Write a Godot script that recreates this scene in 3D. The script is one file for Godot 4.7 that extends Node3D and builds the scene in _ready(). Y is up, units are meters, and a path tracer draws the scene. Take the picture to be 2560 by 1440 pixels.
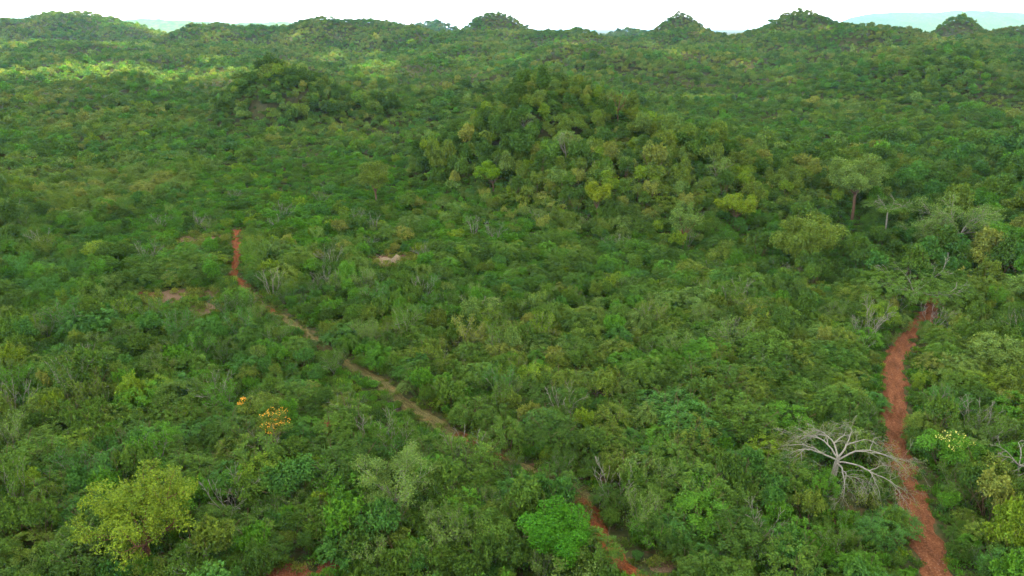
extends Node3D
# A karst scrub plain seen from a drone: thicket, two red soil tracks, small steep wooded hills, hazy ridges.

const EYE_HEIGHT := 42.0
const PITCH := 20.3
const TO_SUN := Vector3(0.34, 0.80, 0.49)
const FOCAL := 1760.0 / 1440.0   # focal length in picture heights

var rng := RandomNumberGenerator.new()
var relief := FastNoiseLite.new()
var patch := FastNoiseLite.new()
var dryness := FastNoiseLite.new()
var names := {}
var mats := {}
var leaf_mats := []
var track: PackedVector2Array
var path: PackedVector2Array
var bare_spots := []      # [x, z, radius] where nothing grows
var taken := []           # [x, z, radius] where a tree of its own stands

# colour multipliers of leaf tones: each is a kind of foliage
const TINTS := [
	["green", Vector3(0.95, 1.0, 0.95)],
	["dark green", Vector3(0.66, 0.74, 0.80)],
	["bright green", Vector3(0.92, 1.28, 0.78)],
	["yellow-green", Vector3(1.62, 1.45, 0.80)],
	["olive", Vector3(1.32, 1.10, 1.05)],
	["grey-green", Vector3(1.45, 1.30, 1.85)],
	["blue-green", Vector3(0.72, 1.02, 1.25)],
	["dry brownish", Vector3(2.0, 1.32, 1.7)],
]
const LEAF := Vector3(0.062, 0.112, 0.0160)

# hills: x, z, height above the plain round it, radius across, radius along, steepness
const HILLS := [
	[14.0, -206.0, 22.8, 31.0, 30.0, 2.6], [41.0, -178.0, 12.5, 26.0, 28.0, 2.4], [64.0, -169.0, 7.5, 26.0, 24.0, 2.4], [-10.0, -200.0, 9.0, 18.0, 20.0, 2.6], [22.0, -170.0, 9.0, 26.0, 22.0, 2.4], [88.0, -180.0, 3.5, 26.0, 24.0, 2.2],
	[-99.0, -322.0, 18.0, 27.0, 29.0, 3.2], [-72.0, -326.0, 11.0, 30.0, 27.0, 2.8],
	[-520.0, -900.0, 37.0, 105.0, 90.0, 2.0], [-620.0, -850.0, 33.0, 90.0, 90.0, 2.0],
	[-314.0, -830.0, 25.0, 90.0, 80.0, 2.2], [-194.0, -850.0, 29.0, 110.0, 80.0, 2.2], [-118.0, -820.0, 18.0, 60.0, 70.0, 2.0],
	[-18.0, -950.0, 38.0, 54.0, 60.0, 2.0], [66.0, -820.0, 20.0, 56.0, 60.0, 2.2], [214.0, -950.0, 41.0, 43.0, 50.0, 1.8], [130.0, -930.0, 11.0, 40.0, 60.0, 2.0],
	[307.0, -800.0, 41.0, 56.0, 60.0, 1.8], [375.0, -790.0, 23.0, 80.0, 70.0, 2.0], [505.0, -850.0, 32.0, 30.0, 34.0, 2.6], [560.0, -790.0, 20.0, 100.0, 70.0, 2.0], [440.0, -860.0, 22.0, 40.0, 40.0, 2.2],
	[217.0, -420.0, 12.0, 60.0, 45.0, 2.2], [290.0, -500.0, 16.0, 70.0, 60.0, 2.2], [150.0, -620.0, 9.0, 90.0, 60.0, 2.0], [52.0, -600.0, 10.0, 80.0, 60.0, 2.2], [330.0, -680.0, 12.0, 80.0, 60.0, 2.0],
	[298.0, -700.0, 20.0, 85.0, 75.0, 2.0], [208.0, -860.0, 20.0, 70.0, 80.0, 2.0], [-14.0, -860.0, 21.0, 80.0, 80.0, 2.0], [480.0, -700.0, 14.0, 110.0, 80.0, 2.0], [-430.0, -700.0, 10.0, 110.0, 60.0, 2.0],
	[-300.0, -640.0, 5.0, 90.0, 60.0, 2.0], [-60.0, -700.0, 7.0, 80.0, 60.0, 2.0],
	[-170.0, -1600.0, 42.0, 75.0, 70.0, 2.2], [240.0, -1500.0, 28.0, 60.0, 60.0, 2.2], [-420.0, -1300.0, 18.0, 160.0, 80.0, 2.0], [560.0, -1350.0, 26.0, 120.0, 80.0, 2.0],
]


func _ready() -> void:
	rng.seed = 20417
	# ---------------------------------------------------------------- camera
	var cam := Camera3D.new()
	cam.name = "camera"
	cam.fov = rad_to_deg(2.0 * atan(0.5 / FOCAL))
	cam.near = 0.5
	cam.far = 40000.0
	cam.position = Vector3(0, EYE_HEIGHT, 0)
	cam.rotation_degrees = Vector3(-PITCH, 0, 0)
	add_child(cam)
	cam.current = true
	# ---------------------------------------------------------------- sky, haze, exposure
	var sm := ProceduralSkyMaterial.new()
	sm.sky_top_color = Color(0.93, 0.96, 1.0)
	sm.sky_horizon_color = Color(1.0, 1.0, 1.0)
	sm.sky_curve = 0.2
	sm.sky_energy_multiplier = 1.3
	sm.ground_bottom_color = Color(0.10, 0.14, 0.07)
	sm.ground_horizon_color = Color(0.9, 0.94, 0.96)
	sm.ground_curve = 0.02
	sm.sun_angle_max = 2.0
	var sky := Sky.new()
	sky.sky_material = sm
	var env := Environment.new()
	env.background_mode = Environment.BG_SKY
	env.sky = sky
	env.tonemap_mode = Environment.TONE_MAPPER_LINEAR
	env.tonemap_exposure = 4.25
	env.fog_enabled = true
	env.fog_density = 0.00006
	env.fog_light_color = Color(0.64, 0.86, 1.0)
	env.sdfgi_enabled = true
	env.ssao_enabled = true
	env.ssil_enabled = true
	var we := WorldEnvironment.new()
	we.name = "environment"
	we.environment = env
	add_child(we)
	# ---------------------------------------------------------------- sun; a cloud layer overhead shades all but a few sunlit gaps
	var sun := DirectionalLight3D.new()
	sun.name = "sun"
	sun.light_energy = 1.6
	sun.light_angular_distance = 1.0
	sun.light_color = Color(1.0, 0.95, 0.86)
	sun.shadow_enabled = true
	add_child(sun)
	sun.look_at_from_position(Vector3.ZERO, -TO_SUN, Vector3.UP)

	set_up_noise()
	set_up_materials()
	# ---------------------------------------------------------------- the ground and its tracks
	track = PackedVector2Array([Vector2(32.4, -34), Vector2(33.4, -40), Vector2(34.9, -45.8), Vector2(36.0, -50.1), Vector2(37.8, -55.6), Vector2(40.5, -63.7), Vector2(43.6, -70.1), Vector2(47.0, -76.7), Vector2(50.7, -84.4), Vector2(56.3, -92.1), Vector2(63.1, -99.4), Vector2(67.2, -104.3), Vector2(70.5, -111.6), Vector2(70.3, -120.8), Vector2(69.4, -131.6), Vector2(69.2, -137.0), Vector2(69.0, -141.0)])
	path = PackedVector2Array([Vector2(14.4, -38), Vector2(12.2, -43.2), Vector2(9.3, -46.7), Vector2(7.8, -50.6), Vector2(6.6, -56.2), Vector2(2.0, -60.1), Vector2(-3.4, -64.4), Vector2(-9.1, -70.1), Vector2(-13.5, -74.7), Vector2(-16.1, -78.8), Vector2(-20.5, -83.2), Vector2(-24.0, -86.8), Vector2(-30.6, -94.9), Vector2(-36.0, -101.0), Vector2(-40.2, -105.2), Vector2(-46.5, -115.1), Vector2(-50.3, -119.8), Vector2(-54.0, -131.6), Vector2(-58.6, -144.0), Vector2(-61.0, -151.0)])
	bare_spots = [[-22.6, -128.6, 4.4], [-18.6, -46.0, 1.9], [-15.2, -46.6, 1.2], [-21.0, -68.8, 1.5], [12.4, -47.2, 1.7], [-66.0, -142.7, 4.8], [-57.0, -109.0, 4.4], [-48.5, -103.4, 3.2], [-62.0, -110.0, 1.6], [-36.0, -135.5, 1.3], [-50.5, -110.5, 2.2]]
	build_cloud()
	build_ground()
	build_tracks()
	build_far_hills()
	# ---------------------------------------------------------------- trees one by one, then the thicket
	build_landmark_trees()
	build_stick_mound()
	build_thicket()
	print("nodes ", get_child_count())


# ==================================================================== helpers
func set_up_noise() -> void:
	relief.seed = 11; relief.frequency = 0.018; relief.fractal_octaves = 3
	patch.seed = 5; patch.frequency = 0.021; patch.fractal_octaves = 3
	dryness.seed = 71; dryness.frequency = 0.011; dryness.fractal_octaves = 4


func smooth(a: float, b: float, x: float) -> float:
	var t := clampf((x - a) / (b - a), 0.0, 1.0)
	return t * t * (3.0 - 2.0 * t)


func plain(d: float) -> float:
	return 17.0 * smooth(180.0, 950.0, d) - 10.0 * smooth(1000.0, 1450.0, d) if d > 180.0 else 0.0


func height(x: float, z: float) -> float:
	var d := sqrt(x * x + z * z)
	var s := 0.0
	for h in HILLS:
		var dx: float = (x - h[0]) / h[3]
		var dz: float = (z - h[1]) / h[4]
		var t2 := dx * dx + dz * dz
		if t2 < 6.0:
			var v: float = h[2] * exp(-pow(t2, h[5] * 0.5))
			s += v * v * v
	var y := plain(d) + pow(s, 1.0 / 3.0)
	var rough := smooth(150.0, 420.0, d)
	if rough > 0.0:
		y += relief.get_noise_2d(x, z) * 3.4 * rough + relief.get_noise_2d(x * 0.36 + 500.0, z * 0.36) * (11.0 - 5.0 * smooth(780.0, 900.0, d)) * smooth(230.0, 500.0, d)
	return y


func line_distance(line: PackedVector2Array, p: Vector2) -> float:
	var best := 1e9
	for i in line.size() - 1:
		best = minf(best, p.distance_squared_to(Geometry2D.get_closest_point_to_segment(p, line[i], line[i + 1])))
	return sqrt(best)


func seen_at(p: Vector3) -> Vector3:
	# where the eye at the photographer's place sees a point: across and down in thousandths of the picture height, and distance
	var c := cos(deg_to_rad(PITCH))
	var s := sin(deg_to_rad(PITCH))
	var q := p - Vector3(0, EYE_HEIGHT, 0)
	var depth := -q.y * s - q.z * c
	if depth < 1.0:
		return Vector3(9, 9, 0)
	return Vector3(q.x / depth * FOCAL, -(q.y * c - q.z * s) / depth * FOCAL, q.length())


func numbered(called: String) -> String:
	var n: int = names.get(called, 0)
	names[called] = n + 1
	return called if n == 0 else "%s_%03d" % [called, n]


func tag(o: Node, label: String, category: String, group := "", kind := "") -> void:
	if label: o.set_meta("label", label)
	if category: o.set_meta("category", category)
	if group: o.set_meta("group", group)
	if kind: o.set_meta("kind", kind)


func part(called: String, mesh: Mesh, m: Material, parent: Node) -> MeshInstance3D:
	var o := MeshInstance3D.new()
	o.name = called
	o.mesh = mesh
	o.material_override = m
	parent.add_child(o, true)
	return o


func base(called: String, at: Vector3, turn := 0.0) -> Node3D:
	var o := Node3D.new()
	o.name = numbered(called)
	o.position = at
	o.rotation.y = turn
	add_child(o)
	return o


class Shape:
	var v := PackedVector3Array()
	var n := PackedVector3Array()
	var c := PackedColorArray()
	var i := PackedInt32Array()

	func leaf(p: Vector3, along: Vector3, up: Vector3, l: float, w: float, col: Color) -> void:
		var side := along.cross(up)
		if side.length_squared() < 1e-6:
			side = along.cross(Vector3(0.3, 0.2, 0.9))
		side = side.normalized()
		var lift := side.cross(along) * (w * 0.22)
		var k := v.size()
		v.append(p)
		v.append(p + along * (l * 0.5) + side * (w * 0.5) + lift)
		v.append(p + along * l)
		v.append(p + along * (l * 0.5) - side * (w * 0.5) + lift)
		c.append(col); c.append(col); c.append(col); c.append(col)
		i.append(k); i.append(k + 1); i.append(k + 2)
		i.append(k); i.append(k + 2); i.append(k + 3)

	func tube(pts: PackedVector3Array, radii: PackedFloat32Array, sides: int, col: Color) -> void:
		var k := v.size()
		var ref := Vector3(0.31, 0.2, 0.93)
		for a in pts.size():
			var d := (pts[mini(a + 1, pts.size() - 1)] - pts[maxi(a - 1, 0)]).normalized()
			var x := d.cross(ref)
			if x.length_squared() < 1e-4:
				x = d.cross(Vector3.RIGHT)
			x = x.normalized()
			var y := d.cross(x)
			for b in sides:
				var t := TAU * b / sides
				var o := x * cos(t) + y * sin(t)
				v.append(pts[a] + o * radii[a])
				n.append(o)
				c.append(col)
		for a in pts.size() - 1:
			for b in sides:
				var p := k + a * sides + b
				var q := k + a * sides + (b + 1) % sides
				i.append(p); i.append(p + sides); i.append(q)
				i.append(q); i.append(p + sides); i.append(q + sides)

	func commit() -> ArrayMesh:
		var m := ArrayMesh.new()
		if v.is_empty():
			return m
		var a := []
		a.resize(Mesh.ARRAY_MAX)
		a[Mesh.ARRAY_VERTEX] = v
		if n.size() == v.size():
			a[Mesh.ARRAY_NORMAL] = n
		a[Mesh.ARRAY_COLOR] = c
		a[Mesh.ARRAY_INDEX] = i
		m.add_surface_from_arrays(Mesh.PRIMITIVE_TRIANGLES, a)
		return m


func any_way() -> Vector3:
	var y := rng.randf_range(-1, 1)
	var t := rng.randf() * TAU
	var r := sqrt(1.0 - y * y)
	return Vector3(r * cos(t), y, r * sin(t))


# ==================================================================== materials
func noise_picture(seed_: int, freq: float, ramp: Array, size := 512, octaves := 5) -> ImageTexture:
	var f := FastNoiseLite.new()
	f.seed = seed_
	f.frequency = freq
	f.fractal_octaves = octaves
	f.fractal_gain = 0.58
	var im := f.get_seamless_image(size, size, false, false, 0.1, true)
	im.convert(Image.FORMAT_RGBA8)
	var g := Gradient.new()
	g.offsets = PackedFloat32Array(ramp.map(func(r): return r[0]))
	g.colors = PackedColorArray(ramp.map(func(r): return r[1]))
	var lut := []
	for k in 256:
		lut.append(g.sample(k / 255.0))
	var data := im.get_data()
	for k in size * size:
		var col: Color = lut[data[k * 4]]
		data[k * 4] = int(col.r * 255)
		data[k * 4 + 1] = int(col.g * 255)
		data[k * 4 + 2] = int(col.b * 255)
		data[k * 4 + 3] = 255
	return ImageTexture.create_from_image(Image.create_from_data(size, size, false, Image.FORMAT_RGBA8, data))


func lin(r: float, g: float, b: float) -> Color:
	return Color(r, g, b).linear_to_srgb()


func textured(seed_: int, freq: float, ramp: Array, metres: float, bump := 0.0, detail: Texture2D = null) -> StandardMaterial3D:
	var m := StandardMaterial3D.new()
	m.albedo_texture = noise_picture(seed_, freq, ramp)
	m.uv1_triplanar = true
	m.uv1_world_triplanar = true
	m.uv1_scale = Vector3.ONE / metres
	m.roughness = 0.95
	m.metallic_specular = 0.06
	if bump > 0.0:
		m.heightmap_enabled = true
		m.heightmap_texture = noise_picture(seed_ + 1, freq * 1.6, [[0.0, Color.BLACK], [1.0, Color.WHITE]])
		m.heightmap_scale = bump
	return m


func leaf_material(tint: Vector3) -> StandardMaterial3D:
	var m := StandardMaterial3D.new()
	m.albedo_color = Color.WHITE
	m.vertex_color_use_as_albedo = true
	m.albedo_color = Color(tint.x * 0.5, tint.y * 0.5, tint.z * 0.5).linear_to_srgb()
	m.roughness = 0.55
	m.metallic_specular = 0.12
	m.backlight_enabled = true
	m.backlight = Color(0.46, 0.52, 0.26)
	m.cull_mode = BaseMaterial3D.CULL_DISABLED
	return m


func bark(r: float, g: float, b: float) -> StandardMaterial3D:
	var m := StandardMaterial3D.new()
	m.albedo_texture = noise_picture(33, 0.03, [[0.0, Color(0.55, 0.55, 0.55)], [0.55, Color(0.9, 0.9, 0.9)], [1.0, Color.WHITE]], 256)
	m.albedo_color = lin(r, g, b)
	m.uv1_triplanar = true
	m.uv1_scale = Vector3(1.4, 0.5, 1.4)
	m.roughness = 0.9
	m.metallic_specular = 0.2
	return m


func set_up_materials() -> void:
	for t in TINTS:
		leaf_mats.append(leaf_material(t[1]))
	mats.leaf = leaf_material(Vector3.ONE * 2.0)      # for copies, which carry their own tone
	mats.soil = textured(3, 0.012, [[0.0, lin(0.022, 0.028, 0.010)], [0.42, lin(0.034, 0.040, 0.014)], [0.66, lin(0.050, 0.046, 0.018)], [0.85, lin(0.075, 0.046, 0.022)], [1.0, lin(0.10, 0.050, 0.025)]], 9.0, 4.0)
	mats.track = textured(9, 0.024, [[0.0, lin(0.085, 0.034, 0.016)], [0.36, lin(0.165, 0.062, 0.028)], [0.6, lin(0.215, 0.086, 0.040)], [0.8, lin(0.25, 0.125, 0.066)], [1.0, lin(0.40, 0.27, 0.175)]], 2.9, 6.0)
	mats.track.vertex_color_use_as_albedo = true
	mats.path = textured(21, 0.02, [[0.0, Color(0.5, 0.5, 0.5)], [0.5, Color(0.8, 0.8, 0.78)], [1.0, Color(1.0, 1.0, 1.0)]], 2.3, 4.0)
	mats.path.vertex_color_use_as_albedo = true
	mats.redpatch = textured(27, 0.03, [[0.0, lin(0.05, 0.026, 0.013)], [0.45, lin(0.12, 0.038, 0.018)], [0.72, lin(0.16, 0.062, 0.032)], [1.0, lin(0.30, 0.20, 0.14)]], 2.7, 4.0)
	mats.drypatch = textured(29, 0.03, [[0.0, lin(0.05, 0.038, 0.022)], [0.45, lin(0.10, 0.064, 0.038)], [0.7, lin(0.15, 0.10, 0.06)], [1.0, lin(0.26, 0.19, 0.12)]], 2.9, 6.0)
	mats.debris = textured(37, 0.04, [[0.0, lin(0.10, 0.065, 0.04)], [0.45, lin(0.19, 0.14, 0.09)], [1.0, lin(0.36, 0.29, 0.20)]], 1.7, 8.0)
	mats.darkpatch = textured(31, 0.02, [[0.0, lin(0.055, 0.030, 0.020)], [0.5, lin(0.10, 0.048, 0.032)], [1.0, lin(0.17, 0.085, 0.055)]], 2.9, 4.0)
	mats.pale_bark = bark(0.235, 0.22, 0.175)
	mats.grey_bark = bark(0.22, 0.20, 0.165)
	mats.brown_bark = bark(0.13, 0.082, 0.052)
	mats.red_bark = bark(0.15, 0.072, 0.042)
	mats.straw = bark(0.36, 0.27, 0.17)
	mats.stone = bark(0.22, 0.15, 0.11)
	mats.hill = textured(41, 0.02, [[0.0, lin(0.020, 0.036, 0.012)], [0.5, lin(0.045, 0.075, 0.024)], [0.75, lin(0.075, 0.10, 0.035)], [1.0, lin(0.13, 0.125, 0.06)]], 260.0)


# ==================================================================== setting
func build_cloud() -> void:
	# a layer of thin cloud with gaps; [x, z, rx, rz] of the ground that the sun reaches through each gap
	var gaps := [[-285.0, -530.0, 95.0, 40.0], [-200.0, -525.0, 40.0, 26.0], [-470.0, -770.0, 95.0, 48.0], [-400.0, -735.0, 30.0, 26.0], [-455.0, -1010.0, 60.0, 60.0], [-120.0, -610.0, 22.0, 16.0], [-640.0, -520.0, 120.0, 60.0], [620.0, -420.0, 90.0, 60.0]]
	var f := FastNoiseLite.new()
	f.seed = 77
	f.frequency = 0.012
	f.fractal_octaves = 4
	var st := SurfaceTool.new()
	st.begin(Mesh.PRIMITIVE_TRIANGLES)
	var step := 14.0
	var level := 700.0
	for ix in 230:
		for iz in 200:
			var gx := -1610.0 + ix * step      # the ground that this piece of cloud shades
			var gz := -1400.0 + iz * step
			var n := f.get_noise_2d(gx, gz)
			var open := gz < -1330.0 + 60.0 * n or (gx < -420.0 and gz < -930.0 + 60.0 * n)
			if gz < -430.0 and gz > -900.0 and f.get_noise_2d(gx * 1.25 + 4000.0, gz * 1.25) > 0.43:
				open = true
			for q in gaps:
				open = open or pow((gx - q[0]) / q[2], 2.0) + pow((gz - q[1]) / q[3], 2.0) < 1.0 + n * 1.3
			if open:
				continue
			var c := []
			for k in 4:
				var x := gx + (step if k % 2 else 0.0)
				var z := gz + (step if k > 1 else 0.0)
				c.append(Vector3(x, 0, z) + TO_SUN * (level / TO_SUN.y) + Vector3.UP * 40.0 * f.get_noise_2d(x * 0.5, z * 0.5 + 900.0))
			for k in [0, 1, 2, 1, 3, 2]:
				st.add_vertex(c[k])
	# the same layer, coarser, on over the far right
	for ix in 62:
		for iz in 58:
			var gx := -350.0 + ix * 130.0
			var gz := -8850.0 + iz * 130.0
			if gz > -1440.0 or gz < -3700.0:
				continue
			for k in [0, 1, 2, 1, 3, 2]:
				var x := gx + (130.0 if k % 2 else 0.0)
				var z := gz + (130.0 if k > 1 else 0.0)
				st.add_vertex(Vector3(x, 0, z) + TO_SUN * (level / TO_SUN.y) + Vector3.UP * 40.0 * f.get_noise_2d(x * 0.5, z * 0.5 + 900.0))
	st.index()
	st.generate_normals()
	var m := StandardMaterial3D.new()
	m.albedo_color = Color(0.98, 0.98, 0.98)
	m.roughness = 1.0
	m.metallic_specular = 0.0
	m.backlight_enabled = true
	m.backlight = Color(0.7, 0.7, 0.7)
	m.cull_mode = BaseMaterial3D.CULL_DISABLED
	tag(part("cloud", st.commit(), m, self), "thin white cloud layer overhead, above the picture's top edge", "cloud", "", "structure")


func build_ground() -> void:
	var radii := PackedFloat32Array([0.0, 14.0, 24.0, 30.0])
	var r := 34.0
	while r < 16000.0:
		radii.append(r)
		r *= 1.013 if r < 420.0 else 1.02 if r < 1800.0 else 1.12
	var angles := PackedFloat32Array()
	var a := -180.0
	while a < 180.0:
		angles.append(deg_to_rad(a))
		a += 0.6 if absf(a) < 45.0 else 5.0
	angles.append(deg_to_rad(180.0))
	var st := SurfaceTool.new()
	st.begin(Mesh.PRIMITIVE_TRIANGLES)
	var w := angles.size()
	for ri in radii:
		for t in angles:
			var x: float = ri * sin(t)
			var z: float = -ri * cos(t)
			st.add_vertex(Vector3(x, height(x, z), z))
	for k in radii.size() - 1:
		for j in w - 1:
			var p := k * w + j
			st.add_index(p); st.add_index(p + w); st.add_index(p + 1)
			st.add_index(p + 1); st.add_index(p + w); st.add_index(p + w + 1)
	st.generate_normals()
	var o := part("ground", st.commit(), mats.soil, self)
	tag(o, "red-brown soil of the scrub plain and its wooded hills", "ground", "", "structure")


func ribbon(line: PackedVector2Array, half: float, lift: float, ruts: float, seed_: int, grassy := false) -> ArrayMesh:
	var curve := Curve2D.new()
	for k in line.size():
		var t := (line[mini(k + 1, line.size() - 1)] - line[maxi(k - 1, 0)]) * 0.17
		curve.add_point(line[k], -t, t)
	var f := FastNoiseLite.new()
	f.seed = seed_
	f.frequency = 0.22
	f.fractal_octaves = 3
	var st := SurfaceTool.new()
	st.begin(Mesh.PRIMITIVE_TRIANGLES)
	var long := curve.get_baked_length()
	var rows := int(long / 0.45)
	var cols := 11
	for k in rows + 1:
		var s := long * k / rows
		var p := curve.sample_baked(s)
		var d := (curve.sample_baked(minf(s + 0.4, long)) - curve.sample_baked(maxf(s - 0.4, 0.0))).normalized()
		var nrm := Vector2(-d.y, d.x)
		var left := half * (1.0 + 0.6 * f.get_noise_2d(s * 1.3, 0.0))
		var right := half * (1.0 + 0.6 * f.get_noise_2d(s * 1.3, 80.0))
		for j in cols:
			var e := j / float(cols - 1) * 2.0 - 1.0
			var q := p + nrm * (e * (left if e < 0 else right))
			var y := height(q.x, q.y) + lift
			var edge := 1.0 - absf(e)
			y += ruts * (0.10 + 0.06 * f.get_noise_2d(q.x * 5.0, q.y * 5.0) - 0.09 * exp(-pow((absf(e) - 0.5) / 0.16, 2.0)))
			y = maxf(y, height(q.x, q.y) + 0.004) if edge > 0.05 else height(q.x, q.y) - 0.03
			var streak := clampf(0.98 + 0.6 * f.get_noise_2d(s * 1.2, e * 9.0 + 300.0) + 0.3 * f.get_noise_2d(s * 4.0, e * 20.0 + 600.0), 0.5, 1.6)
			if grassy:
				# trodden red soil shows in stretches, dry grass covers the rest
				var red := maxf(maxf(smooth(-111.0, -117.0, q.y), smooth(-57.0, -54.0, q.y)), maxf(smooth(3.5, 1.0, absf(q.y + 65.0)), smooth(2.5, 0.8, absf(q.y + 103.5))))
				red = clampf(red * 1.2 + 0.9 * f.get_noise_2d(q.x * 3.0, q.y * 3.0) - 0.2, 0.0, 1.0)
				st.set_color(Color(0.13, 0.115, 0.044).lerp(Color(0.19, 0.058, 0.024), red) * streak)
			else:
				st.set_color(Color(0.6, 0.6, 0.6) * streak)
			st.add_vertex(Vector3(q.x, y, q.y))
	for k in rows:
		for j in cols - 1:
			var p := k * cols + j
			st.add_index(p); st.add_index(p + 1); st.add_index(p + cols)
			st.add_index(p + 1); st.add_index(p + cols + 1); st.add_index(p + cols)
	st.generate_normals()
	return st.commit()


func blotch(x: float, z: float, rx: float, rz: float, seed_: int, lift := 0.02) -> ArrayMesh:
	var f := FastNoiseLite.new()
	f.seed = seed_
	f.frequency = 0.9
	var st := SurfaceTool.new()
	st.begin(Mesh.PRIMITIVE_TRIANGLES)
	var rings := 7
	var w := 36
	for k in rings + 1:
		for j in w:
			var t := TAU * j / w
			var e := k / float(rings)
			var s := e * (1.0 + 0.45 * f.get_noise_2d(cos(t) * 1.6, sin(t) * 1.6))
			var px := x + rx * s * cos(t)
			var pz := z + rz * s * sin(t)
			st.add_vertex(Vector3(px, height(px, pz) + (lift + 0.06 * absf(f.get_noise_2d(px * 2.0, pz * 2.0)) if k < rings else -0.03), pz))
	for k in rings:
		for j in w:
			var p := k * w + j
			var q := k * w + (j + 1) % w
			st.add_index(p); st.add_index(p + w); st.add_index(q)
			st.add_index(q); st.add_index(p + w); st.add_index(q + w)
	st.generate_normals()
	return st.commit()


func build_tracks() -> void:
	tag(part("dirt_track", ribbon(track, 1.42, 0.02, 1.0, 4), mats.track, self), "rutted bare red earth vehicle track along the photo's right side", "track", "", "structure")
	tag(part("footpath", ribbon(path, 0.85, 0.02, 0.5, 8, true), mats.path, self), "grassy footpath with red patches running diagonally through the scrub", "footpath", "", "structure")
	var spots := [
		["brown bare soil round the cone of pale sticks", "darkpatch", [-22.8, -128.6, 4.4, 4.4]], ["pale trampled twigs and straw left of the cone of sticks", "debris", [-24.4, -128.4, 2.8, 2.5]], ["red earth patch at the bottom edge beyond the yellow-green tree", "redpatch", [-18.8, -45.6, 2.6, 1.7]],
		["small red earth patch with pale stones near the bottom edge", "redpatch", [-15.2, -46.3, 1.1, 1.6]], ["reddish bare spot beside the orange-flowered bush", "redpatch", [-21.0, -68.8, 1.7, 1.7]],
		["pale stony bare spot beside the footpath at the bottom edge", "drypatch", [12.4, -47.0, 1.4, 0.9]], ["brown dry clearing left of the footpath, the farthest one", "drypatch", [-66.5, -142.7, 7.0, 4.6]],
		["brown dry clearing left of the footpath bend", "drypatch", [-57.0, -109.0, 5.6, 4.2]], ["brown dry bare spot just before the footpath bend", "drypatch", [-48.6, -103.6, 4.0, 3.0]],
		["thin reddish bare spot at the dry clearing's left end", "redpatch", [-62.5, -110.5, 2.4, 1.6]], ["reddish bare spot in the scrub left of the cone of sticks", "redpatch", [-36.0, -135.5, 1.9, 1.2]],
		["dry bare spot between the two dry clearings", "drypatch", [-50.8, -111.0, 2.2, 2.0]]]
	for k in spots.size():
		var b: Array = spots[k][2]
		tag(part(numbered("bare_ground"), blotch(b[0], b[1], b[2], b[3], 50 + k, 0.02 if k != 1 else 0.12), mats[spots[k][1]], self), spots[k][0], "soil", "", "structure")
	# loose stones on the tracks
	var stone := SphereMesh.new()
	stone.radius = 1.0; stone.height = 1.3; stone.radial_segments = 7; stone.rings = 4
	var mm := MultiMesh.new()
	mm.transform_format = MultiMesh.TRANSFORM_3D
	mm.mesh = stone
	mm.instance_count = 150
	for k in 150:
		var line := track if k < 100 else path
		var j := rng.randi_range(1, 9 if k < 100 else 8)
		var p := line[j].lerp(line[j + 1], rng.randf()) + Vector2(rng.randfn(0, 0.75), rng.randfn(0, 0.5))
		if k > 120:
			var b: Array = bare_spots[[1, 2, 4][k % 3]]
			p = Vector2(b[0], b[1]) + Vector2(rng.randfn(0, 0.8), rng.randfn(0, 0.8))
		var s := rng.randf_range(0.03, 0.07) * (1.0 if rng.randf() < 0.93 else 1.6)
		mm.set_instance_transform(k, Transform3D(Basis(Vector3.UP, rng.randf() * TAU).scaled(Vector3(s, s * 0.8, s * rng.randf_range(0.6, 1.0))), Vector3(p.x, 0.11, p.y)))
	var o := MultiMeshInstance3D.new()
	o.name = "gravel"
	o.multimesh = mm
	o.material_override = mats.stone
	tag(o, "loose pale stones strewn over the red tracks", "gravel", "", "stuff")
	add_child(o)


func ridge(called: String, label: String, crest: Array, z_deep: float, seed_: int, rough: float) -> void:
	# crest: [x, y, z] points along the skyline, the ridge falls to the plain on both sides
	var f := FastNoiseLite.new()
	f.seed = seed_
	f.frequency = 0.004
	f.fractal_octaves = 5
	var st := SurfaceTool.new()
	st.begin(Mesh.PRIMITIVE_TRIANGLES)
	var curve := Curve3D.new()
	for k in crest.size():
		var t: Vector3 = (crest[mini(k + 1, crest.size() - 1)] - crest[maxi(k - 1, 0)]) * 0.17
		curve.add_point(crest[k], -t, t)
	var long := curve.get_baked_length()
	var cols := 220
	var rows := 40
	for j in cols + 1:
		var p := curve.sample_baked(long * j / cols)
		for k in rows + 1:
			var e := k / float(rows) * 2.0 - 1.0
			var q := p + Vector3(0, 0, -e * z_deep)
			var y := p.y * exp(-pow(absf(e) * 1.5, 2.0)) * (1.0 - pow(absf(e), 4.0)) + rough * f.get_noise_2d(q.x, q.z) * (1.0 - pow(absf(e), 6.0)) - 4.0
			st.add_vertex(Vector3(q.x, y + 20.0, q.z))
	for j in cols:
		for k in rows:
			var p := j * (rows + 1) + k
			st.add_index(p); st.add_index(p + 1); st.add_index(p + rows + 1)
			st.add_index(p + 1); st.add_index(p + rows + 2); st.add_index(p + rows + 1)
	st.generate_normals()
	tag(part(called, st.commit(), mats.hill, self), label, "hills", "", "structure")


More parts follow.
